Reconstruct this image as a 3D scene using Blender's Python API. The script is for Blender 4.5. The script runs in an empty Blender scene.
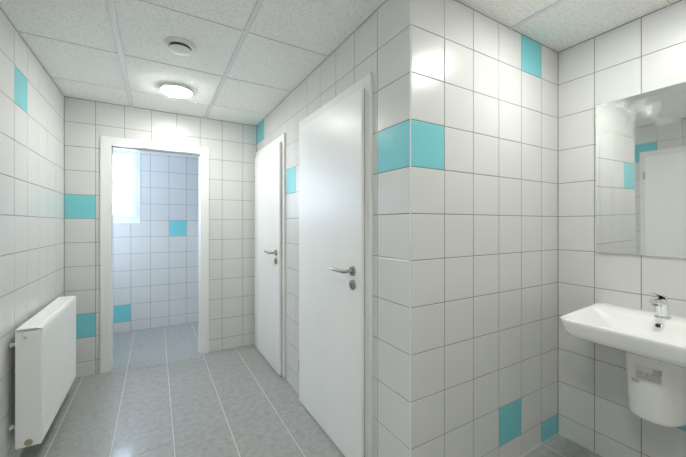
import bpy, bmesh, math, random
from mathutils import Vector, Matrix
random.seed(7)
S = bpy.context.scene
COL = S.collection
H = 1.277                      # camera height above the floor
PI = math.pi

# ------------------------------------------------------------------ geometry of the place (metres)
XL, XR, XM = -0.646, 0.929, 2.1146      # left wall, cubicle-side wall, basin wall
YF, YB, YP = -0.95, 3.418, 1.0254       # wall behind the camera, back wall, partition facing the camera
YW = 4.57                               # far wall beyond the doorway
ZC = 2.3185                             # suspended ceiling
Z0 = H + 0.0438                         # a tile course line
ROW = 0.2
ZROWS = [Z0 + ROW * k for k in range(-6, 5)]
FXL, FXR = -1.35, 1.25                  # side walls of the far room

# ------------------------------------------------------------------ materials
def mat(name, col, rough=0.5, metal=0.0, spec=0.5, coat=0.0):
    m = bpy.data.materials.new(name); m.use_nodes = True
    b = m.node_tree.nodes['Principled BSDF']
    b.inputs['Base Color'].default_value = (*col, 1)
    b.inputs['Roughness'].default_value = rough
    b.inputs['Metallic'].default_value = metal
    b.inputs['Specular IOR Level'].default_value = spec
    b.inputs['Coat Weight'].default_value = coat
    return m

def noise_mat(name, c0, c1, scale, rough=0.5, detail=4.0, bump=0.0, bscale=None, lo=0.35, hi=0.65, rough2=None, stretch=None, spec=0.5):
    m = mat(name, c0, rough, spec=spec); nt = m.node_tree; N = nt.nodes; L = nt.links
    b = N['Principled BSDF']
    tc = N.new('ShaderNodeTexCoord')
    vec = tc.outputs['Object']
    if stretch:
        mp = N.new('ShaderNodeMapping'); mp.inputs['Scale'].default_value = stretch
        L.new(vec, mp.inputs['Vector']); vec = mp.outputs['Vector']
    n = N.new('ShaderNodeTexNoise'); n.inputs['Scale'].default_value = scale; n.inputs['Detail'].default_value = detail
    L.new(vec, n.inputs['Vector'])
    r = N.new('ShaderNodeValToRGB')
    r.color_ramp.elements[0].position = lo; r.color_ramp.elements[0].color = (*c0, 1)
    r.color_ramp.elements[1].position = hi; r.color_ramp.elements[1].color = (*c1, 1)
    L.new(n.outputs['Fac'], r.inputs['Fac']); L.new(r.outputs['Color'], b.inputs['Base Color'])
    if rough2 is not None:
        mr = N.new('ShaderNodeMapRange')
        mr.inputs['From Min'].default_value = lo; mr.inputs['From Max'].default_value = hi
        mr.inputs['To Min'].default_value = rough; mr.inputs['To Max'].default_value = rough2
        L.new(n.outputs['Fac'], mr.inputs['Value']); L.new(mr.outputs['Result'], b.inputs['Roughness'])
    if bump:
        n2 = N.new('ShaderNodeTexNoise'); n2.inputs['Scale'].default_value = bscale or scale; n2.inputs['Detail'].default_value = 3
        L.new(vec, n2.inputs['Vector'])
        bp = N.new('ShaderNodeBump'); bp.inputs['Strength'].default_value = bump; bp.inputs['Distance'].default_value = 0.002
        L.new(n2.outputs['Fac'], bp.inputs['Height']); L.new(bp.outputs['Normal'], b.inputs['Normal'])
    return m

M_TILE = noise_mat('white glazed wall tile', (0.645, 0.645, 0.63), (0.675, 0.675, 0.66), 1.3, 0.27, bump=0.03, bscale=14)
M_TEAL = noise_mat('turquoise glazed wall tile', (0.19, 0.57, 0.62), (0.21, 0.60, 0.65), 2.0, 0.27, bump=0.03, bscale=14)
M_GROUT = mat('grey wall grout', (0.20, 0.20, 0.19), 0.9)
M_PLASTER = mat('plaster', (0.7, 0.69, 0.66), 0.9)
M_FLOOR = noise_mat('grey stone floor tile', (0.28, 0.285, 0.275), (0.405, 0.41, 0.395), 27.0, 0.33, detail=12, bump=0.03, bscale=90, rough2=0.36, lo=0.25, hi=0.75)
fb = M_FLOOR.node_tree.nodes['Principled BSDF']; fb.inputs['Coat Weight'].default_value = 0.22; fb.inputs['Coat Roughness'].default_value = 0.07
M_FGROUT = mat('pale floor grout', (0.68, 0.67, 0.62), 0.85)
M_SEAL = mat('pale grey sealant', (0.48, 0.475, 0.45), 0.7)
M_FGROUT2 = mat('grey floor grout', (0.22, 0.22, 0.21), 0.85)
M_CEIL = noise_mat('mineral fibre ceiling panel', (0.82, 0.825, 0.80), (0.94, 0.94, 0.92), 75, 0.95, detail=3, bump=0.4, bscale=75, lo=0.36, hi=0.50, spec=0.1)
M_TEE = mat('white enamelled ceiling tee', (0.80, 0.81, 0.81), 0.4)
M_DOOR = noise_mat('white door laminate', (0.835, 0.835, 0.825), (0.865, 0.865, 0.855), 3.0, 0.34, stretch=(1, 1, 0.15), spec=0.2)
M_FRAME = mat('white lacquered steel frame', (0.78, 0.78, 0.76), 0.35)
M_GAP_SHADE = mat('dark grey gap shade', (0.10, 0.10, 0.10), 0.6)  # shade inside the air valve's gap, put into the colour
M_SEAM = mat('grey shadow gap of the ceiling grid', (0.5, 0.5, 0.49), 0.8)
M_GASKET = mat('grey door gasket', (0.50, 0.50, 0.48), 0.8)
M_STEEL = mat('brushed stainless steel', (0.42, 0.395, 0.36), 0.25, 1.0)
M_DARK = mat('dark slot', (0.03, 0.03, 0.03), 0.6)
M_CHROME = mat('polished chrome', (0.80, 0.81, 0.82), 0.08, 1.0)
M_RAD = mat('white radiator enamel', (0.89, 0.89, 0.87), 0.32)
M_NICKEL = mat('nickel plug', (0.50, 0.44, 0.32), 0.3, 1.0)
M_CERAMIC = mat('white sanitary ceramic', (0.90, 0.90, 0.88), 0.10, coat=0.4)
M_PED = mat('white ceramic cover', (0.89, 0.89, 0.87), 0.16, coat=0.2)
M_PLASTIC = mat('white plastic', (0.80, 0.80, 0.78), 0.4)
M_PVC = mat('white corner profile', (0.78, 0.78, 0.76), 0.35)
M_STICK = mat('pale paper sticker', (0.74, 0.73, 0.70), 0.55)
M_INK = mat('dark printing ink', (0.10, 0.10, 0.10), 0.7)
M_INKG = mat('grey printing ink', (0.38, 0.38, 0.37), 0.7)
M_WFRAME = mat('white window plastic', (0.80, 0.81, 0.82), 0.35)

def emission(name, col, strength):
    m = bpy.data.materials.new(name); m.use_nodes = True
    nt = m.node_tree; nt.nodes.clear()
    o = nt.nodes.new('ShaderNodeOutputMaterial'); e = nt.nodes.new('ShaderNodeEmission')
    e.inputs['Color'].default_value = (*col, 1); e.inputs['Strength'].default_value = strength
    nt.links.new(e.outputs[0], o.inputs['Surface']); return m
LAMP = 46.0
M_LED = emission('lit lamp diffuser', (0.985, 1.0, 0.955), LAMP)
M_LED2 = emission('dimmer lit lamp diffuser', (0.985, 1.0, 0.955), LAMP*0.64)

def glass_mat():
    m = bpy.data.materials.new('clear window glass'); m.use_nodes = True
    nt = m.node_tree; nt.nodes.clear(); N = nt.nodes
    o = N.new('ShaderNodeOutputMaterial'); mx = N.new('ShaderNodeMixShader')
    t = N.new('ShaderNodeBsdfTransparent'); g = N.new('ShaderNodeBsdfGlossy'); f = N.new('ShaderNodeFresnel')
    t.inputs['Color'].default_value = (0.93, 0.96, 0.97, 1); g.inputs['Roughness'].default_value = 0.03
    f.inputs['IOR'].default_value = 1.3
    nt.links.new(f.outputs[0], mx.inputs[0]); nt.links.new(t.outputs[0], mx.inputs[1]); nt.links.new(g.outputs[0], mx.inputs[2])
    nt.links.new(mx.outputs[0], o.inputs['Surface']); return m
M_GLASS = glass_mat()

def mirror_mat():
    m = mat('silvered mirror with dried water marks', (0.92, 0.93, 0.91), 0.02, 1.0); nt = m.node_tree; N = nt.nodes; L = nt.links
    b = N['Principled BSDF']
    tc = N.new('ShaderNodeTexCoord'); sp = N.new('ShaderNodeSeparateXYZ'); L.new(tc.outputs['Object'], sp.inputs[0])
    n = N.new('ShaderNodeTexNoise'); n.inputs['Scale'].default_value = 13; n.inputs['Detail'].default_value = 7; n.inputs['Distortion'].default_value = 0.35
    L.new(tc.outputs['Object'], n.inputs['Vector'])
    top = N.new('ShaderNodeMapRange')                 # the marks thin out below the top fifth of the glass
    top.inputs['From Min'].default_value = 0.55; top.inputs['From Max'].default_value = 0.74
    top.inputs['To Min'].default_value = 0.0; top.inputs['To Max'].default_value = 1.0
    L.new(sp.outputs['Z'], top.inputs['Value'])
    r = N.new('ShaderNodeMapRange'); r.inputs['From Min'].default_value = 0.42; r.inputs['From Max'].default_value = 0.72
    L.new(n.outputs['Fac'], r.inputs['Value'])
    mu = N.new('ShaderNodeMath'); mu.operation = 'MULTIPLY'; L.new(r.outputs[0], mu.inputs[0]); L.new(top.outputs[0], mu.inputs[1])
    ro = N.new('ShaderNodeMapRange'); ro.inputs['To Min'].default_value = 0.02; ro.inputs['To Max'].default_value = 0.42
    L.new(mu.outputs[0], ro.inputs['Value']); L.new(ro.outputs[0], b.inputs['Roughness'])
    me = N.new('ShaderNodeMapRange'); me.inputs['To Min'].default_value = 1.0; me.inputs['To Max'].default_value = 0.86
    L.new(mu.outputs[0], me.inputs['Value']); L.new(me.outputs[0], b.inputs['Metallic'])
    return m
M_MIRROR = mirror_mat()

# ------------------------------------------------------------------ mesh helpers
def link(name, bm, mats, parent=None, loc=None, smooth=None, bevel=None, subsurf=0, shade=None):
    bmesh.ops.recalc_face_normals(bm, faces=bm.faces) if shade != 'keep' else None
    me = bpy.data.meshes.new(name); bm.to_mesh(me); bm.free()
    for m in (mats if isinstance(mats, (list, tuple)) else [mats]): me.materials.append(m)
    o = bpy.data.objects.new(name, me); COL.objects.link(o)
    if parent is not None: o.parent = parent
    if loc is not None: o.location = loc
    if bevel:
        md = o.modifiers.new('bevel', 'BEVEL'); md.width = bevel; md.segments = 3; md.limit_method = 'ANGLE'; md.angle_limit = math.radians(40)
    if subsurf:
        md = o.modifiers.new('subsurf', 'SUBSURF'); md.levels = subsurf; md.render_levels = subsurf
    if smooth is not None:
        for p in me.polygons: p.use_smooth = True
        if smooth < 180:
            bm2 = bmesh.new(); bm2.from_mesh(me)
            for e in bm2.edges:
                if len(e.link_faces) == 2 and e.calc_face_angle(0) > math.radians(smooth): e.smooth = False
            bm2.to_mesh(me); bm2.free()
    return o

def box(bm, x0, x1, y0, y1, z0, z1, mi=0):
    v = [bm.verts.new(p) for p in ((x0,y0,z0),(x1,y0,z0),(x1,y1,z0),(x0,y1,z0),(x0,y0,z1),(x1,y0,z1),(x1,y1,z1),(x0,y1,z1))]
    for q in ((0,3,2,1),(4,5,6,7),(0,1,5,4),(1,2,6,5),(2,3,7,6),(3,0,4,7)):
        f = bm.faces.new([v[i] for i in q]); f.material_index = mi

def bx(*a, **k):
    bm = bmesh.new(); box(bm, *a, **k); return bm

def loft(bm, loops, cap0=True, cap1=True, mi=0, closed=True):
    R = [[bm.verts.new(p) for p in l] for l in loops]
    n = len(R[0])
    for a, b in zip(R, R[1:]):
        for i in range(n if closed else n - 1):
            j = (i + 1) % n
            f = bm.faces.new((a[i], a[j], b[j], b[i])); f.material_index = mi
    if cap0: bm.faces.new(R[0][::-1]).material_index = mi
    if cap1: bm.faces.new(R[-1]).material_index = mi
    return R

def ring(c, ax, r, n=32, ry=None):
    """circle of points about c; ax = axis vector"""
    ax = Vector(ax).normalized(); u = ax.orthogonal().normalized(); w = ax.cross(u)
    return [Vector(c) + u * (r * math.cos(2*PI*i/n)) + w * ((ry or r) * math.sin(2*PI*i/n)) for i in range(n)]

def lathe(bm, base, ax, prof, n=40, mi=0, cap0=True, cap1=True):
    """prof = [(radius, distance along ax)]"""
    ax = Vector(ax).normalized()
    return loft(bm, [ring(Vector(base) + ax * d, ax, max(r, 1e-4), n) for r, d in prof], cap0, cap1, mi)

def tube(bm, pts, r, n=14, mi=0, flat=1.0):
    pts = [Vector(p) for p in pts]; loops = []; up = None
    for i, p in enumerate(pts):
        a = pts[max(i-1, 0)]; b = pts[min(i+1, len(pts)-1)]; t = (b - a).normalized()
        u = Vector((0,0,1)) - t * t.z
        if u.length < 1e-3: u = Vector((1,0,0)) - t * t.x
        u.normalize(); w = t.cross(u)
        rr = r[i] if isinstance(r, (list, tuple)) else r
        loops.append([p + u * (rr * flat * math.sin(2*PI*k/n)) + w * (rr * math.cos(2*PI*k/n)) for k in range(n)])
    loft(bm, loops)

def bez(p0, p1, p2, n=8):
    p0, p1, p2 = map(Vector, (p0, p1, p2))
    return [p0*(1-t)**2 + p1*2*t*(1-t) + p2*t*t for t in [i/n for i in range(n+1)]]

def rrect(x0, x1, y0, y1, z, r, n=6):
    out = []
    for cx, cy, a0 in ((x1-r, y1-r, 0), (x0+r, y1-r, PI/2), (x0+r, y0+r, PI), (x1-r, y0+r, 3*PI/2)):
        for i in range(n+1):
            a = a0 + (PI/2) * i / n
            out.append(Vector((cx + r*math.cos(a), cy + r*math.sin(a), z)))
    return out

def thing(name, label, cat, loc=(0,0,0), group=None, kind=None):
    o = bpy.data.objects.new(name, None); COL.objects.link(o); o.location = loc; o.empty_display_size = 0.1
    return tag(o, label, cat, group, kind)

def tag(o, label, cat, group=None, kind=None):
    o['label'] = label; o['category'] = cat
    if group: o['group'] = group
    if kind: o['kind'] = kind
    return o

# ------------------------------------------------------------------ tiled surfaces
def clip_rects(rect, holes):
    rs = [rect]
    for (hu0, hu1, hv0, hv1) in holes:
        out = []
        for (a, b, c, d) in rs:
            if hu1 <= a or hu0 >= b or hv1 <= c or hv0 >= d: out.append((a, b, c, d)); continue
            if a < hu0: out.append((a, hu0, c, d))
            if b > hu1: out.append((hu1, b, c, d))
            a2, b2 = max(a, hu0), min(b, hu1)
            if c < hv0: out.append((a2, b2, c, hv0))
            if d > hv1: out.append((a2, b2, hv1, d))
        rs = out
    return [r for r in rs if r[1]-r[0] > 0.004 and r[3]-r[2] > 0.004]

def cuts(lo, hi, anchor, pitch):
    k0 = math.ceil((lo - anchor) / pitch - 1e-6); c = [lo]; k = k0
    while anchor + k * pitch < hi - 1e-4:
        if anchor + k * pitch > lo + 0.026: c.append(anchor + k * pitch)
        k += 1
    c.append(hi); return c

def tile_field(bm, P, us, vs, holes=(), teal=None, g=0.0017, g2=None, bev=0.0014, jit=0.0003, mt=0, mteal=1):
    """tiles as bevelled slabs: P(u, v, n) maps to the world, n along the normal"""
    g2 = g if g2 is None else g2
    for i in range(len(us)-1):
        for j in range(len(vs)-1):
            cu, cv = (us[i]+us[i+1])/2, (vs[j]+vs[j+1])/2
            mi = mteal if teal and teal(cu, cv) else mt
            ja, jb = random.uniform(-jit, jit), random.uniform(-jit, jit)
            jc = random.uniform(-jit, 0) * 0.6
            full = (us[i]+g, us[i+1]-g, vs[j]+g2, vs[j+1]-g2)
            for (a, b, c, d) in clip_rects(full, holes):
                if b-a < 2.5*bev or d-c < 2.5*bev: continue
                def q(u, v, n): return bm.verts.new(P(u, v, n + jc + ja*(u-cu)/0.1 + jb*(v-cv)/0.1))
                o = [bm.verts.new(P(u, v, -0.004)) for u, v in ((a,c),(b,c),(b,d),(a,d))]
                m = [q(u, v, -0.0009) for u, v in ((a,c),(b,c),(b,d),(a,d))]
                t = [q(u, v, 0) for u, v in ((a+bev,c+bev),(b-bev,c+bev),(b-bev,d-bev),(a+bev,d-bev))]
                fs = [bm.faces.new(t)]
                for k in range(4):
                    l = (k+1) % 4
                    fs.append(bm.faces.new((m[k], m[l], t[l], t[k]))); fs.append(bm.faces.new((o[k], o[l], m[l], m[k])))
                for f in fs: f.material_index = mi

def slab(bm, P, u0, u1, v0, v1, holes=(), n0=-0.0016, th=0.10, mi=2):
    """grout plane with wall thickness behind it, split round the holes"""
    us = sorted({u0, u1, *[min(max(h[k], u0), u1) for h in holes for k in (0,1)]})
    vs = sorted({v0, v1, *[min(max(h[k], v0), v1) for h in holes for k in (2,3)]})
    for i in range(len(us)-1):
        for j in range(len(vs)-1):
            cu, cv = (us[i]+us[i+1])/2, (vs[j]+vs[j+1])/2
            if any(h[0] < cu < h[1] and h[2] < cv < h[3] for h in holes): continue
            a, b, c, d = us[i], us[i+1], vs[j], vs[j+1]
            A = [bm.verts.new(P(u, v, n0)) for u, v in ((a,c),(b,c),(b,d),(a,d))]
            B = [bm.verts.new(P(u, v, -th)) for u, v in ((a,c),(b,c),(b,d),(a,d))]
            for f in (A, B[::-1], *[(A[k], B[k], B[(k+1)%4], A[(k+1)%4]) for k in range(4)]):
                bm.faces.new(f).material_index = mi

WM = [M_TILE, M_TEAL, M_GROUT]
def wall(name, label, P, u0, u1, anchor, pitch, teal=None, skip=(), holes=(), z0=0.0, z1=ZC, slab_u=None, th=0.10):
    bm = bmesh.new()
    zs = [z0] + [z for z in ZROWS if z0 + 0.004 < z < z1 - 0.004] + [z1]
    tile_field(bm, P, cuts(u0, u1, anchor, pitch), zs, list(skip) + list(holes), teal)
    su = slab_u or (u0, u1)
    slab(bm, P, su[0], su[1], -0.05, z1 + 0.05, holes, th=th)
    return tag(link(name, bm, WM), label, 'wall', kind='structure')

def PX(x, s): return lambda u, v, n: Vector((x + s*n, u, v))     # plane X = x, normal s*X
def PY(y, s): return lambda u, v, n: Vector((u, y + s*n, v))

def r(k): return (Z0 + ROW*k, Z0 + ROW*(k+1))
def inr(z, k): return Z0 + ROW*k < z < Z0 + ROW*(k+1)

# left wall (faces +X)
wall('wall_left', 'left tiled wall with the radiator and one turquoise tile near the ceiling', PX(XL, 1), YF, YB, 2.345, 0.204,
     teal=lambda u, v: (2.345 < u < 2.549 and inr(v, 3)) or (1.325 < u < 1.529 and inr(v, 3)),
     skip=[(0.58, 1.46, 0, 2.02)], slab_u=(YF-0.1, YB+0.08))
# back wall (faces -Y), holds the open doorway
DW = (-0.345, 0.385, 0.0, 1.972)
wall('wall_back', 'tiled back wall around the open doorway, two turquoise tiles at its left end', PY(YB, -1), XL, XR, XL, 0.2045,
     teal=lambda u, v: u < XL+0.2045 and (inr(v, 0) or inr(v, -5)),
     skip=[(-0.40, 0.44, 0, 2.02)], holes=[(DW[0], DW[1], -0.1, DW[3])], slab_u=(XL-0.1, XR+0.1), th=0.065)
# wall with the two cubicle doors (faces -X)
A0 = 1.051
wall('wall_right', 'tiled wall holding the two white cubicle doors', PX(XR, -1), YP+0.0035, YB, A0, 0.209,
     teal=lambda u, v: (u < A0+0.209 and inr(v, 1) and u > A0) or (2.305 < u < 2.514 and inr(v, 1)) or (u > 3.141 and inr(v, 4)),
     skip=[(1.31, 2.20, 0, 2.015), (2.54, 3.395, 0, 2.015)], slab_u=(YP+0.004, YB+0.08))
# partition facing the camera (faces -Y)
wall('wall_partition', 'tiled partition facing the camera between doors and washbasin, turquoise tile at its corner', PY(YP, -1), XR+0.004, XM, XR+0.0043, 0.2,
     teal=lambda u, v: (u < XR+0.2043 and inr(v, 1)) or (XR+0.8043 < u < XR+1.0043 and inr(v, 4)) or (XR+0.6043 < u < XR+0.8043 and inr(v, -6)) or (u > XR+1.0043 and v < Z0-1.2),
     slab_u=(XR+0.004, XM+0.1))
# basin wall (faces -X)
wall('wall_mirror', 'tiled wall behind the mirror and the washbasin', PX(XM, -1), YF, YP, 0.838, 0.2,
     teal=lambda u, v: 0.438 < u < 0.638 and inr(v, -5), slab_u=(YF-0.1, YP+0.1))
# wall behind the camera (faces +Y)
wall('wall_front', 'plain tiled wall behind the camera', PY(YF, 1), XL, XM, XL, 0.2, slab_u=(XL-0.1, XM+0.1))
# room beyond the doorway
WN = (-1.075, -0.165, H+0.012, H+0.905)
wall('wall_far', 'tiled far wall seen through the doorway, with the window and turquoise tiles', PY(YW, -1), FXL, FXR, 0.1443, 0.2,
     teal=lambda u, v: (0.1443 < u < 0.3443 and inr(v, -1)) or (-0.4557 < u < -0.2557 and inr(v, -6)),
     holes=[WN], slab_u=(FXL-0.1, FXR+0.1), th=0.20)
WN2 = (3.72, 4.42, H-0.30, H+0.905)  # opening for the added side window
wall('wall_far_left', 'tiled left wall of the room beyond the doorway', PX(FXL, 1), YB+0.13, YW, YW, 0.2, holes=[WN2], slab_u=(YB+0.06, YW+0.1))
wall('wall_far_right', 'tiled right wall of the room beyond the doorway', PX(FXR, -1), YB+0.13, YW, YW, 0.2, slab_u=(YB+0.06, YW+0.1))
wall('wall_far_front', 'tiled rear face of the back wall, inside the room beyond the doorway', PY(YB+0.13, 1), FXL, FXR, FXL, 0.2,
     skip=[(-0.42, 0.46, 0, 2.02)], holes=[(DW[0], DW[1], -0.1, DW[3])], slab_u=(FXL-0.1, FXR+0.1), th=0.066)

# floor
bm = bmesh.new()
PZ = lambda u, v, n: Vector((u, v, n))
block = (XR+0.03, XM+0.2, YP+0.03, YB+0.2)
FX = cuts(FXL-0.05, XM+0.05, 0.092-0.308, 0.308); FY = cuts(YF-0.05, YW+0.05, 2.108, 0.613)
tile_field(bm, PZ, FX, FY, [block], None, g=0.0021, g2=0.0008, bev=0.0006, jit=0.00012, mt=0)
for a, b in zip(FX, FX[1:]):       # pale grout runs along the corridor, grey grout across it
    slab(bm, PZ, a+0.0021, b-0.0021, YF-0.05, YW+0.05, n0=-0.0012, th=0.06, mi=2)
for a in FX[1:-1]:
    slab(bm, PZ, a-0.0021, a+0.0021, YF-0.05, YW+0.05, n0=-0.0005, th=0.06, mi=1)
tag(link('floor', bm, [M_FLOOR, M_FGROUT, M_FGROUT2]), 'grey stone tiled floor with pale joints running along the corridor', 'floor', kind='structure')

# silicone / grout skirting line where walls meet the floor
def strip(bm, x0, x1, y0, y1): box(bm, x0, x1, y0, y1, -0.001, 0.004)
bm = bmesh.new()
strip(bm, XL+0.0, XL+0.005, YF, YB); strip(bm, XL, -0.412, YB-0.006, YB); strip(bm, 0.458, XR, YB-0.006, YB)
strip(bm, XR-0.006, XR, YP, 1.30); strip(bm, XR-0.006, XR, 2.215, 2.53); strip(bm, XR-0.006, XM, YP-0.006, YP); strip(bm, XM-0.006, XM, YF, YP)
strip(bm, FXL, FXR, YW-0.006, YW)
tag(link('trim_2', bm, M_SEAL), 'pale sealant line along the foot of the tiled walls', 'trim', kind='structure')

# ceiling: panels lying in a grid of tees
bm = bmesh.new()
CX = cuts(FXL-0.05, XM+0.05, -0.185, 0.6085); CY = cuts(YF-0.05, YW+0.05, 3.020, 0.6205)
PCl = lambda u, v, n: Vector((u, v, ZC - n))
for i in range(len(CX)-1):
    for j in range(len(CY)-1):
        slab(bm, PCl, CX[i], CX[i+1], CY[j], CY[j+1], n0=-0.0035, th=0.03, mi=0)
TEE = 0.011
for x in CX[1:-1]:
    w = TEE if abs(x+0.185) > 0.01 else 0.0135
    box(bm, x-w, x+w, YF-0.05, YW+0.05, ZC-0.0005, ZC+0.01, mi=1)
for y in CY[1:-1]:
    for a, b in zip(CX, CX[1:]):
        box(bm, a+TEE, b-TEE, y-TEE*0.7, y+TEE*0.7, ZC+0.0005, ZC+0.01, mi=0)
        box(bm, a+TEE, b-TEE, y-TEE*0.7-0.0022, y-TEE*0.7, ZC+0.0015, ZC+0.01, mi=2)
for x in CX[1:-1]:
    for sgn in (-1, 1):
        w = TEE if abs(x+0.185) > 0.01 else 0.0135
        a = x + sgn*w
        box(bm, min(a, a+sgn*0.002), max(a, a+sgn*0.002), YF-0.05, YW+0.05, ZC+0.0015, ZC+0.01, mi=2)
tag(link('ceiling', bm, [M_CEIL, M_TEE, M_SEAM]), 'suspended ceiling of speckled white panels in a white metal grid', 'ceiling', kind='structure')

# roof slab above so no daylight falls into the void
bm = bx(FXL-0.3, XM+0.3, YF-0.3, YW+0.3, ZC+0.05, ZC+0.2)
tag(link('roof_slab', bm, M_PLASTER), 'concrete slab above the suspended ceiling', 'slab', kind='structure')

# corner profile of the partition
bm = bmesh.new()
pts = [(XR+0.0035, YP-0.0004), (XR+0.0012, YP-0.0008), (XR-0.0004, YP), (XR-0.0008, YP+0.0012), (XR-0.0004, YP+0.003), (XR+0.0035, YP+0.003)]
loft(bm, [[Vector((x, y, z)) for x, y in pts] for z in (0, ZC)])
tag(link('trim_1', bm, M_PVC, smooth=50), 'white plastic edge profile on the corner of the tiled partition', 'trim', kind='structure')

# ------------------------------------------------------------------ window
w0, w1, wz0, wz1 = WN
win = thing('window_1', 'bright white framed window high in the far wall seen through the doorway', 'window', ((w0+w1)/2, YW+0.08, wz0), kind='structure')
def rel(o, root): o.location = Vector(o.location) - root.location; return o
def part(name, bm, mats, root, **k):
    """mesh built in world coordinates, made a child of a thing (or of a part) that keeps its place"""
    p = root; off = Vector((0,0,0))
    while p is not None: off += p.location; p = p.parent
    bmesh.ops.translate(bm, verts=bm.verts, vec=-off)
    return link(name, bm, mats, root, **k)
def fill_window(win, w0, w1, wz0, wz1, wall_P):
    """u along the wall, n = depth into the wall; wall_P(u, n0, z) gives the world point"""
    def ub(bm, u0, u1, n0, n1, z0, z1):
        p, q = wall_P(u0, n0), wall_P(u1, n1)
        box(bm, min(p[0], q[0]), max(p[0], q[0]), min(p[1], q[1]), max(p[1], q[1]), z0, z1)
    fr = 0.058; n0, n1 = 0.045, 0.115
    bm = bmesh.new()
    ub(bm, w0, w0+fr, n0, n1, wz0, wz1); ub(bm, w1-fr*0.75, w1, n0, n1, wz0, wz1)
    ub(bm, w0+fr, w1-fr*0.75, n0, n1, wz0, wz0+fr); ub(bm, w0+fr, w1-fr*0.75, n0, n1, wz1-fr, wz1)
    part('window_frame', bm, M_WFRAME, win, bevel=0.004)
    s = fr*0.7
    bm = bmesh.new()
    a0, a1, b0, b1 = w0+fr-0.01, w1-fr*0.75+0.01, wz0+fr-0.01, wz1-fr+0.01
    ub(bm, a0, a0+s, n0-0.012, n1-0.02, b0, b1); ub(bm, a1-s, a1, n0-0.012, n1-0.02, b0, b1)
    ub(bm, a0+s, a1-s, n0-0.012, n1-0.02, b0, b0+s); ub(bm, a0+s, a1-s, n0-0.012, n1-0.02, b1-s, b1)
    sash = part('sash', bm, M_WFRAME, win, bevel=0.004)
    bm = bmesh.new(); ub(bm, a0+s-0.004, a1-s+0.004, 0.076, 0.082, b0+s-0.004, b1-s+0.004)
    part('pane', bm, M_GLASS, sash)
    bm = bmesh.new()
    ub(bm, w0+0.001, w1-0.001, -0.004, n0, wz0-0.006, wz0+0.004)
    ub(bm, w0-0.006, w0+0.004, -0.004, n0, wz0, wz1); ub(bm, w1-0.004, w1+0.006, -0.004, n0, wz0, wz1)
    ub(bm, w0-0.006, w1+0.006, -0.004, n0, wz1-0.004, wz1+0.006)
    part('window_reveal', bm, M_WFRAME, win)
def portal(loc, rot, sx, sy):
    ld = bpy.data.lights.new('window portal', 'AREA'); ld.shape = 'RECTANGLE'; ld.size = sx; ld.size_y = sy
    lo = bpy.data.objects.new('window_portal', ld); COL.objects.link(lo)
    lo.location = loc; lo.rotation_euler = rot; ld.cycles.is_portal = True
fill_window(win, w0, w1, wz0, wz1, lambda u, n: (u, YW+n))
portal(((w0+w1)/2, YW+0.19, (wz0+wz1)/2), (-PI/2, 0, 0), w1-w0, wz1-wz0)
u0, u1, uz0, uz1 = WN2
win2 = thing('added_window', 'unseen window added in the side wall for more daylight in the room beyond the doorway', 'window', (FXL-0.08, (u0+u1)/2, uz0), kind='structure')  # added out of view to bring more daylight into the far room
fill_window(win2, u0, u1, uz0, uz1, lambda u, n: (FXL-n, u))
portal((FXL-0.13, (u0+u1)/2, (uz0+uz1)/2), (0, -PI/2, 0), uz1-uz0, u1-u0)

# ------------------------------------------------------------------ open doorway in the back wall
dr = thing('door_3', 'open doorway in the back wall with plain white steel casing and no leaf', 'doorway', (0.02, YB, 0), kind='structure')
ox0, ox1, oz = -0.409, 0.457, H+0.752
ix0, ix1, iz = -0.332, 0.378, H+0.682
bm = bmesh.new()
ya, yb = YB-0.016, YB+0.146
def casing(y0, y1, a0, a1, a2, b0, b1, b2):
    U = [(a0,0),(a0,a2),(a1,a2),(a1,0),(b1,0),(b1,b2),(b0,b2),(b0,0)]
    A = [bm.verts.new((x, y0, z)) for x, z in U]; B = [bm.verts.new((x, y1, z)) for x, z in U]
    for F in (A, B):
        for q in ((0,1,6,7),(1,2,5,6),(2,3,4,5)): bm.faces.new([F[i] for i in q])
    for i in range(8): bm.faces.new((A[i], A[(i+1)%8], B[(i+1)%8], B[i]))
casing(ya, YB+0.002, ox0, ox1, oz, ix0, ix1, iz)
casing(YB+0.0021, YB+0.1279, DW[0]+0.001, DW[1]-0.001, DW[3]-0.001, ix0-0.0005, ix1+0.0005, iz+0.0005)
casing(YB+0.128, yb, ox0, ox1, oz, ix0, ix1, iz)
part('door_frame', bm, M_FRAME, dr, bevel=0.003)
bm = bmesh.new()      # stop lip and gasket inside the casing
casing(YB+0.055, YB+0.125, ix0, ix1, iz, ix0+0.003, ix1-0.003, iz-0.008)
lip = part('door_stop', bm, M_FRAME, dr, bevel=0.002)
bm = bmesh.new()
box(bm, ix0, ix1, YB+0.046, YB+0.055, iz-0.006, iz)
part('gasket', bm, M_GASKET, lip)

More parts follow.
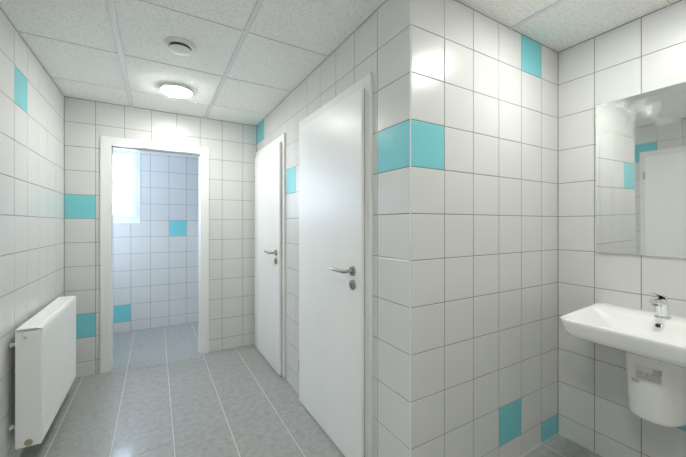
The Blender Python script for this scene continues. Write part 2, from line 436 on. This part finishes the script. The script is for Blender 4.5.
# ------------------------------------------------------------------ cubicle doors
def door(name, label, xw, s, f0, f1, l0, l1, handle=True):
    """closed rebated door on the wall plane X = xw; s = outward normal; handle at the low-Y end"""
    root = thing(name, label, 'door', (xw, (f0+f1)/2, 0), kind='structure')
    top, ltop = H+0.750, H+0.685
    X = lambda n: xw + s*n
    def nb(bm, n0, n1, y0, y1, z0, z1, mi=0):
        a, b = sorted((X(n0), X(n1))); box(bm, a, b, y0, y1, z0, z1, mi)
    bm = bmesh.new()
    nb(bm, -0.012, 0.015, f0, l0+0.012, 0, top); nb(bm, -0.012, 0.015, l1-0.012, f1, 0, top); nb(bm, -0.012, 0.015, l0+0.012, l1-0.012, ltop-0.012, top)
    part('door_frame', bm, M_FRAME, root, bevel=0.004)
    bm = bmesh.new()
    nb(bm, 0.015, 0.0225, l0+0.002, l1-0.002, 0.02, ltop-0.002)
    part('gasket', bm, M_GASKET, root)
    leaf = part('door_leaf', (lambda b: (nb(b, 0.0222, 0.039, l0, l1, 0.008, ltop), b)[1])(bmesh.new()), M_DOOR, root, bevel=0.003)
    for z in (0.255, 1.752):
        b = bmesh.new(); lathe(b, (X(0.032), l1+0.007, z-0.042), (0,0,1), [(0.0055,0),(0.007,0.003),(0.007,0.081),(0.0055,0.084)], 16)
        part('hinge', b, M_STEEL, root, smooth=40)
    yh = l0 + 0.080; zh = 1.031; face = 0.039
    b = bmesh.new(); lathe(b, (X(face), yh, zh), (s,0,0), [(0.0265,0),(0.0265,0.007),(0.024,0.010),(0.012,0.0105),(0.010,0.018)], 32)
    part('handle_rose', b, M_STEEL, leaf, smooth=35)
    b = bmesh.new()
    path = [(X(face+0.012), yh, zh), (X(face+0.030), yh, zh)] + bez((X(face+0.036), yh, zh), (X(face+0.056), yh, zh), (X(face+0.058), yh+0.022, zh), 6) + [(X(face+0.060), yh+0.06, zh+0.001), (X(face+0.062), yh+0.10, zh+0.002), (X(face+0.061), yh+0.132, zh+0.003)]
    tube(b, path, [0.0095]*2 + [0.0092]*7 + [0.0088, 0.0084, 0.0078], 16)
    part('door_handle', b, M_STEEL, leaf, smooth=60)
    b = bmesh.new(); lathe(b, (X(face), yh, zh-0.072), (s,0,0), [(0.0265,0),(0.0265,0.007),(0.024,0.010),(0.011,0.0102)], 32)
    part('lock_rose', b, M_STEEL, leaf, smooth=35)
    b = bmesh.new(); lathe(b, (X(face+0.008), yh, zh-0.068), (s,0,0), [(0.0085,0),(0.0085,0.0045),(0.007,0.0055)], 20)
    box(b, min(X(face+0.006), X(face+0.0135)), max(X(face+0.006), X(face+0.0135)), yh-0.004, yh+0.004, zh-0.088, zh-0.070)
    part('lock_cylinder', b, M_STEEL, leaf, smooth=35)
    b = bmesh.new(); box(b, min(X(face+0.013), X(face+0.0142)), max(X(face+0.013), X(face+0.0142)), yh-0.0012, yh+0.0012, zh-0.076, zh-0.061)
    part('keyhole', b, M_DARK, leaf)
    return root
door('door_1', 'closed white cubicle door nearest the tiled partition corner, with steel lever', XR, -1, 1.300, 2.209, 1.340, 2.150)
door('door_2', 'closed white cubicle door farther along, next to the back wall', XR, -1, 2.530, 3.402, 2.572, 3.350)
door('door_4', 'white door in the left wall seen only in the mirror', XL, 1, 0.560, 1.470, 0.600, 1.418)

# ------------------------------------------------------------------ radiator
rx0, rx1, ry0, ry1, rz0, rz1 = -0.617, -0.514, 2.246, 3.095, 0.127, 0.738
rad = thing('radiator', 'white flat-panel radiator with vertical ribs hung on the left tiled wall', 'radiator', ((rx0+rx1)/2, (ry0+ry1)/2, 0))
# ribbed panels: profile along Y swept in Z
def ribbed(x_face, sgn, depth):
    bm = bmesh.new(); prof = []
    y = ry0+0.012; prof.append((y, 0.0))
    m, pitch = 0.034, 0.0333
    ys = ry0+0.012+m; prof.append((ys, 0.0)); n = int((ry1-ry0-0.024-2*m)/pitch)
    for i in range(n):
        y0 = ys + i*(ry1-ry0-0.024-2*m)/n; p = (ry1-ry0-0.024-2*m)/n
        prof += [(y0+p*0.12, 0.0), (y0+p*0.20, -0.006), (y0+p*0.40, -0.006), (y0+p*0.52, 0.0)]
    prof += [(ry1-0.012-m, 0.0), (ry1-0.012, 0.0)]
    flat = [(y, 0.0) for y, d in prof]
    Lz = [(rz0+0.004, flat, -0.006), (rz0+0.008, flat, 0), (rz0+0.045, flat, 0), (rz0+0.060, prof, 0), (rz1-0.060, prof, 0), (rz1-0.045, flat, 0), (rz1-0.014, flat, 0), (rz1-0.009, flat, -0.006)]
    loops = []
    for z, pr, off in Lz:
        loops.append([Vector((x_face + sgn*(d+off), y, z)) for y, d in pr] + [Vector((x_face - sgn*depth, pr[-1][0], z)), Vector((x_face - sgn*depth, pr[0][0], z))])
    loft(bm, loops); return bm
part('front_panel', ribbed(rx1, 1, 0.014), M_RAD, rad, smooth=25)
part('rear_panel', ribbed(rx0, -1, 0.014), M_RAD, rad, smooth=25)
bm = bmesh.new()       # convector fins between the panels
for i in range(48):
    y = ry0+0.03 + i*(ry1-ry0-0.06)/47
    box(bm, rx0+0.015, rx1-0.015, y-0.0006, y+0.0006, rz0+0.05, rz1-0.05)
part('convector_fins', bm, M_RAD, rad)
part('side_panel', bx(rx0, rx1-0.002, ry0, ry0+0.011, rz0+0.001, rz1-0.004), M_RAD, rad, bevel=0.003)
part('side_panel', bx(rx0, rx1-0.002, ry1-0.011, ry1, rz0+0.001, rz1-0.004), M_RAD, rad, bevel=0.003)
bm = bmesh.new()       # closed top cover, turned down at the rear and stepped at the front
prof = [(rx0, rz1-0.012), (rx0, rz1-0.002), (rx0+0.002, rz1), (rx1-0.018, rz1), (rx1-0.016, rz1-0.002), (rx1-0.016, rz1-0.0045), (rx1-0.002, rz1-0.0045), (rx1-0.002, rz1-0.012)]
loft(bm, [[Vector((x, y, z)) for x, z in prof] for y in (ry0, ry1)])
part('top_cover', bm, M_RAD, rad)
def plug(name, z, y, x, rr, m):
    b = bmesh.new(); lathe(b, (x, y+0.003, z), (0,-1,0), [(rr,0),(rr,0.006),(rr*0.86,0.009),(rr*0.5,0.0092),(rr*0.45,0.016),(rr*0.3,0.017)], 8 if name=='drain_plug' else 28)
    return part(name, b, m, rad, smooth=35)
v = plug('air_vent', 0.698, ry0, -0.575, 0.0175, M_PLASTIC); v['label'] = 'white bleed plug with brass square key'
b = bmesh.new(); box(b, -0.579, -0.571, ry0-0.019, ry0-0.012, 0.694, 0.702); part('vent_key', b, M_NICKEL, v)
v = plug('drain_plug', 0.150, ry0, -0.566, 0.0175, M_NICKEL); v['label'] = 'brassy drain plug'
for z in (0.652, 0.225):
    b = bmesh.new(); lathe(b, (XL-0.001, ry0+0.045, z), (1,0,0), [(0.013,0),(0.013,0.008),(0.009,0.009),(0.009,0.0315)], 20)
    part('wall_bracket', b, M_PLASTIC, rad, smooth=40)
    b = bmesh.new(); lathe(b, (XL-0.001, ry1-0.09, z), (1,0,0), [(0.013,0),(0.013,0.008),(0.009,0.009),(0.009,0.0315)], 20)
    part('wall_bracket', b, M_PLASTIC, rad, smooth=40)

# ------------------------------------------------------------------ mirror
mir = thing('mirror', 'large frameless wall mirror above the washbasin, leaning slightly forward', 'mirror', (XM-0.0012, 0.531, 1.119))
bm = bx(-0.006, -0.0012, -0.295, 0.295, 0, 0.810)
g = link('mirror_glass', bm, M_MIRROR, mir, bevel=0.0012)
bm = bx(-0.0012, 0.0012, -0.291, 0.291, 0.004, 0.806); link('backing_board', bm, M_PLASTIC, mir)
mir.rotation_euler = (0, -0.0134, 0)
for y in (-0.2, 0.2): link('hanger', bx(0.0012, 0.0100, y-0.02, y+0.02, 0.75, 0.79), M_STEEL, mir)

# ------------------------------------------------------------------ washbasin
BC = 0.536
bas = thing('washbasin', 'wide white ceramic washbasin on the wall beneath the mirror', 'washbasin', (XM, BC, 0.745))
def tap_y(l): return [Vector((p.x, BC + (p.y-BC)*(1+0.15*(p.x-1.61)/0.5), p.z)) for p in l]
WX = XM - 0.0005
def bl(x0, x1, hw, z, rr, rim=0): return tap_y(rrect(x0, x1, BC-hw, BC+hw, z, rr, 8))
Ls = [bl(1.80, WX, 0.165, 0.742, 0.06), bl(1.72, WX, 0.190, 0.745, 0.06), bl(1.660, WX, 0.216, 0.753, 0.05), bl(1.632, WX, 0.229, 0.767, 0.045),
      bl(1.618, WX, 0.238, 0.790, 0.04), bl(1.611, WX, 0.243, 0.822, 0.038), bl(1.608, WX, 0.2465, 0.836, 0.036), bl(1.610, WX, 0.2475, 0.842, 0.034), bl(1.6155, WX, 0.244, 0.8445, 0.032),
      bl(1.624, XM-0.012, 0.238, 0.8445, 0.03), bl(1.630, XM-0.118, 0.232, 0.8425, 0.03), bl(1.638, XM-0.126, 0.222, 0.836, 0.03), bl(1.652, XM-0.134, 0.200, 0.818, 0.04),
      bl(1.680, XM-0.148, 0.165, 0.797, 0.05), bl(1.72, XM-0.18, 0.120, 0.781, 0.06), bl(1.78, XM-0.235, 0.06, 0.770, 0.04), bl(1.82, XM-0.275, 0.028, 0.767, 0.015)]
bm = bmesh.new(); loft(bm, Ls)
part('bowl', bm, M_CERAMIC, bas, smooth=60)
b = bmesh.new()
ov = Vector((XM-0.1375, BC, 0.812)); axo = Vector((-1, 0, 0.40))
lathe(b, ov - axo.normalized()*0.004, axo, [(0.0125,0),(0.0125,0.0075),(0.0105,0.0085)], 28)
o = part('overflow_ring', b, M_CHROME, bas, smooth=40); o['label'] = 'chrome overflow ring'
b = bmesh.new(); lathe(b, ov + axo.normalized()*0.004, axo, [(0.0088,0),(0.0088,0.0052)], 24)
part('overflow_hole', b, M_DARK, o)
b = bmesh.new(); lathe(b, (1.83, BC, 0.7665), (0,0,1), [(0.030,0),(0.030,0.0025),(0.022,0.003),(0.020,0.001)], 32)
part('drain_ring', b, M_CHROME, bas, smooth=40)

# ceramic cover of the waste trap
PCX, PA, PB, PZ0, PZ1 = XM-0.0005, 0.118, 0.305, 0.408, 0.7405
ped = thing('pedestal_cover', 'white ceramic half pedestal with paper sticker hung under the washbasin', 'half pedestal', (XM, BC, PZ0))
def ped_pt(t, z, off=0.0):
    """t in 0..1 round the U, seen from the wall's left end to its right end; z height"""
    k = (z-PZ0)/(PZ1-PZ0)
    e = 1.0
    if z < PZ0+0.03:
        q = (PZ0+0.03-z)/0.03; e = 0.84 + 0.16*math.sqrt(max(0, 1-q*q))
    a = (PA*(0.90+0.10*k))*e + off; bdepth = (PB*(0.90+0.10*k))*e + off
    ang = PI*t
    c, s_ = math.cos(ang), math.sin(ang)
    sc = lambda v_, p: math.copysign(abs(v_)**p, v_)
    return Vector((PCX - bdepth*sc(s_, 0.72), BC + a*sc(c, 0.72), z))
bm = bmesh.new(); NT = 56
zs = [PZ0+0.03*(1-math.sin(PI/2*(1-i/8))) for i in range(9)] + [0.50, 0.56, 0.62, 0.68, PZ1]
loft(bm, [[ped_pt(i/NT, z) for i in range(NT+1)] for z in zs])
part('cover', bm, M_PED, ped, smooth=60)
def patch(t0, t1, z0, z1, off, slope=0.0, nu=26):
    bm = bmesh.new(); A = []; B = []
    for i in range(nu+1):
        t = t0+(t1-t0)*i/nu; dz = slope*(t-t0)
        A.append(bm.verts.new(ped_pt(t, z0+dz, off))); B.append(bm.verts.new(ped_pt(t, z1+dz, off)))
    for i in range(nu): bm.faces.new((A[i], A[i+1], B[i+1], B[i]))
    return bm
def join(a, b):
    me = bpy.data.meshes.new('tmp'); b.to_mesh(me); b.free(); a.from_mesh(me); bpy.data.meshes.remove(me)
def sticker(name, label, t0, t1, z0, z1, inks):
    o = part(name, patch(t0, t1, z0, z1, 0.0015), M_STICK, ped); o['label'] = label
    b1 = bmesh.new()
    for (u0, u1, v0, v1) in inks:
        join(b1, patch(t0+(t1-t0)*u0, t0+(t1-t0)*u1, z0+(z1-z0)*v0, z0+(z1-z0)*v1, 0.0022, nu=6))
    part('sticker_print', b1, M_INKG, o)
    return o
bars = []
u = 0.60
while u < 0.95:
    w_ = random.choice((0.012, 0.02, 0.03)); bars.append((u, u+w_, 0.62, 0.95)); u += w_ + random.choice((0.012, 0.018))
lines = []
for k in range(4):
    u = 0.10
    v1 = 0.60 - k*0.13
    while u < 0.92:
        w_ = random.uniform(0.05, 0.14); lines.append((u, min(u+w_, 0.95), v1-0.07, v1)); u += w_ + 0.025
sticker('sticker', 'printed paper sticker with bar code on the cover', 0.44, 0.605, 0.597, 0.664, bars + lines)
lines2 = [(0.08+0.1*k, 0.08+0.1*k+0.07, 0.35, 0.75) for k in range(8)]
sticker('sticker', 'small paper strip below the bar code sticker', 0.395, 0.475, 0.577, 0.5965, lines2)

# ------------------------------------------------------------------ tap
TX, TZ = XM-0.085, 0.8430
tp = thing('mixer_tap', 'chrome single-lever mixer tap on the washbasin ledge', 'tap', (TX, BC, TZ))
b = bmesh.new(); lathe(b, (TX, BC, TZ-0.0005), (0,0,1), [(0.030,0),(0.030,0.004),(0.026,0.008),(0.024,0.009)], 36)
part('base_flange', b, M_CHROME, tp, smooth=35)
b = bmesh.new()
loft(b, [ring((TX-0.30*z, BC, TZ+0.008+z), (0,0,1), rr, 28) for i, (z, rr) in enumerate([(0,0.024),(0.02,0.0215),(0.05,0.0205),(0.075,0.0215),(0.083,0.020)])])
part('tap_body', b, M_CHROME, tp, smooth=50)
b = bmesh.new()
loops = []
for (dx, z, hw, hh) in [(-0.016,0.062,0.017,0.018),(-0.045,0.076,0.0165,0.013),(-0.080,0.084,0.016,0.011),(-0.108,0.0855,0.0155,0.010),(-0.113,0.0855,0.0135,0.008)]:
    loops.append([Vector((TX+dx, BC+hw*math.copysign(abs(math.cos(a))**0.7, math.cos(a)), TZ+z+hh*math.copysign(abs(math.sin(a))**0.7, math.sin(a)))) for a in [2*PI*k/24 for k in range(24)]])
loft(b, loops)
sp_ = part('spout', b, M_CHROME, tp, smooth=50)
b = bmesh.new(); lathe(b, (TX-0.098, BC, TZ+0.078), (0,0,-1), [(0.011,0),(0.011,0.010),(0.009,0.0105)], 20); part('aerator', b, M_STEEL, sp_, smooth=35)
b = bmesh.new()
loops = []
for (dx, z, hw, hh) in [(0.004,0.090,0.012,0.003),(0.000,0.094,0.017,0.004),(-0.010,0.098,0.021,0.008),(-0.035,0.103,0.017,0.006),(-0.06,0.112,0.013,0.0038),(-0.098,0.121,0.011,0.003),(-0.102,0.122,0.009,0.002)]:
    loops.append([Vector((TX+dx, BC+hw*math.cos(a), TZ+z+hh*math.sin(a))) for a in [2*PI*k/20 for k in range(20)]])
loft(b, loops)
part('lever', b, M_CHROME, tp, smooth=50)

# ------------------------------------------------------------------ ceiling fittings
def lamp(x, y, label, led=M_LED):
    t = thing('ceiling_lamp', label, 'ceiling lamp', (x, y, ZC), 'round ceiling lamps')
    b = bmesh.new(); lathe(b, (x, y, ZC+0.0036), (0,0,-1), [(0.110,0),(0.114,0.004),(0.114,0.0226),(0.111,0.0261),(0.104,0.0261)], 56)
    part('lamp_housing', b, M_PLASTIC, t, smooth=35)
    b = bmesh.new(); lathe(b, (x, y, ZC-0.0225), (0,0,-1), [(0.1035,0),(0.1035,0.0045),(0.101,0.0073),(0.090,0.0098),(0.07,0.0118),(0.04,0.013),(0.001,0.0135)], 56)
    part('diffuser', b, led, t, smooth=60)
    return t
lamp(0.140, 2.785, 'round lit ceiling lamp in front of the open doorway')
lamp(-0.08, 0.0, 'unseen round ceiling lamp added as fill light over the near end of the corridor')  # added fill lamp, out of view, brightening the near end
lamp(1.53, 0.52, 'round lit ceiling lamp above the washbasin area', M_LED2)

t = thing('ceiling_air_valve', 'round white ceiling air valve with a hanging disc', 'air valve', (0.124, 2.098, ZC))
b = bmesh.new(); lathe(b, (0.124, 2.098, ZC+0.0036), (0,0,-1), [(0.086,0),(0.088,0.0066),(0.082,0.0126),(0.068,0.0176),(0.060,0.0156),(0.056,0.0036)], 56)
part('valve_ring', b, M_PLASTIC, t, smooth=50)
b = bmesh.new(); lathe(b, (0.124, 2.098, ZC+0.003), (0,0,-1), [(0.050,0),(0.050,0.027)], 40)  # dark cylinder stands in for the shaded gap behind the disc
part('valve_gap_shade', b, M_GAP_SHADE, t, smooth=40)['label'] = 'dark cylinder painting the shade of the gap above the disc'
b = bmesh.new(); lathe(b, (0.124, 2.098, ZC-0.0235), (0,0,-1), [(0.051,0),(0.059,0.001),(0.060,0.003),(0.057,0.006),(0.045,0.008),(0.02,0.009),(0.001,0.0092)], 48)
part('valve_disc', b, M_PLASTIC, t, smooth=50)

# ------------------------------------------------------------------ daylight
w = bpy.data.worlds.new('overcast sky'); S.world = w; w.use_nodes = True
bg = w.node_tree.nodes['Background']; bg.inputs['Color'].default_value = (0.69, 0.80, 1.0, 1); bg.inputs['Strength'].default_value = 6.0
# ------------------------------------------------------------------ camera
cd = bpy.data.cameras.new('camera'); cam = bpy.data.objects.new('camera', cd); COL.objects.link(cam)
cd.sensor_fit = 'HORIZONTAL'; cd.sensor_width = 36.0; cd.lens = 320.7/686*36.0
cd.shift_y = -4.66/686
cd.clip_start = 0.02
cam.location = (0, 0, H); cam.rotation_euler = (PI/2, 0, -math.radians(30.293))
S.camera = cam

S.view_settings.view_transform = 'Standard'; S.view_settings.look = 'None'; S.view_settings.gamma = 1.0
S.view_settings.use_curve_mapping = False
S.view_settings.exposure = 1.5
S.cycles.max_bounces = 12; S.cycles.diffuse_bounces = 8; S.cycles.glossy_bounces = 6
S.cycles.sample_clamp_indirect = 8.0
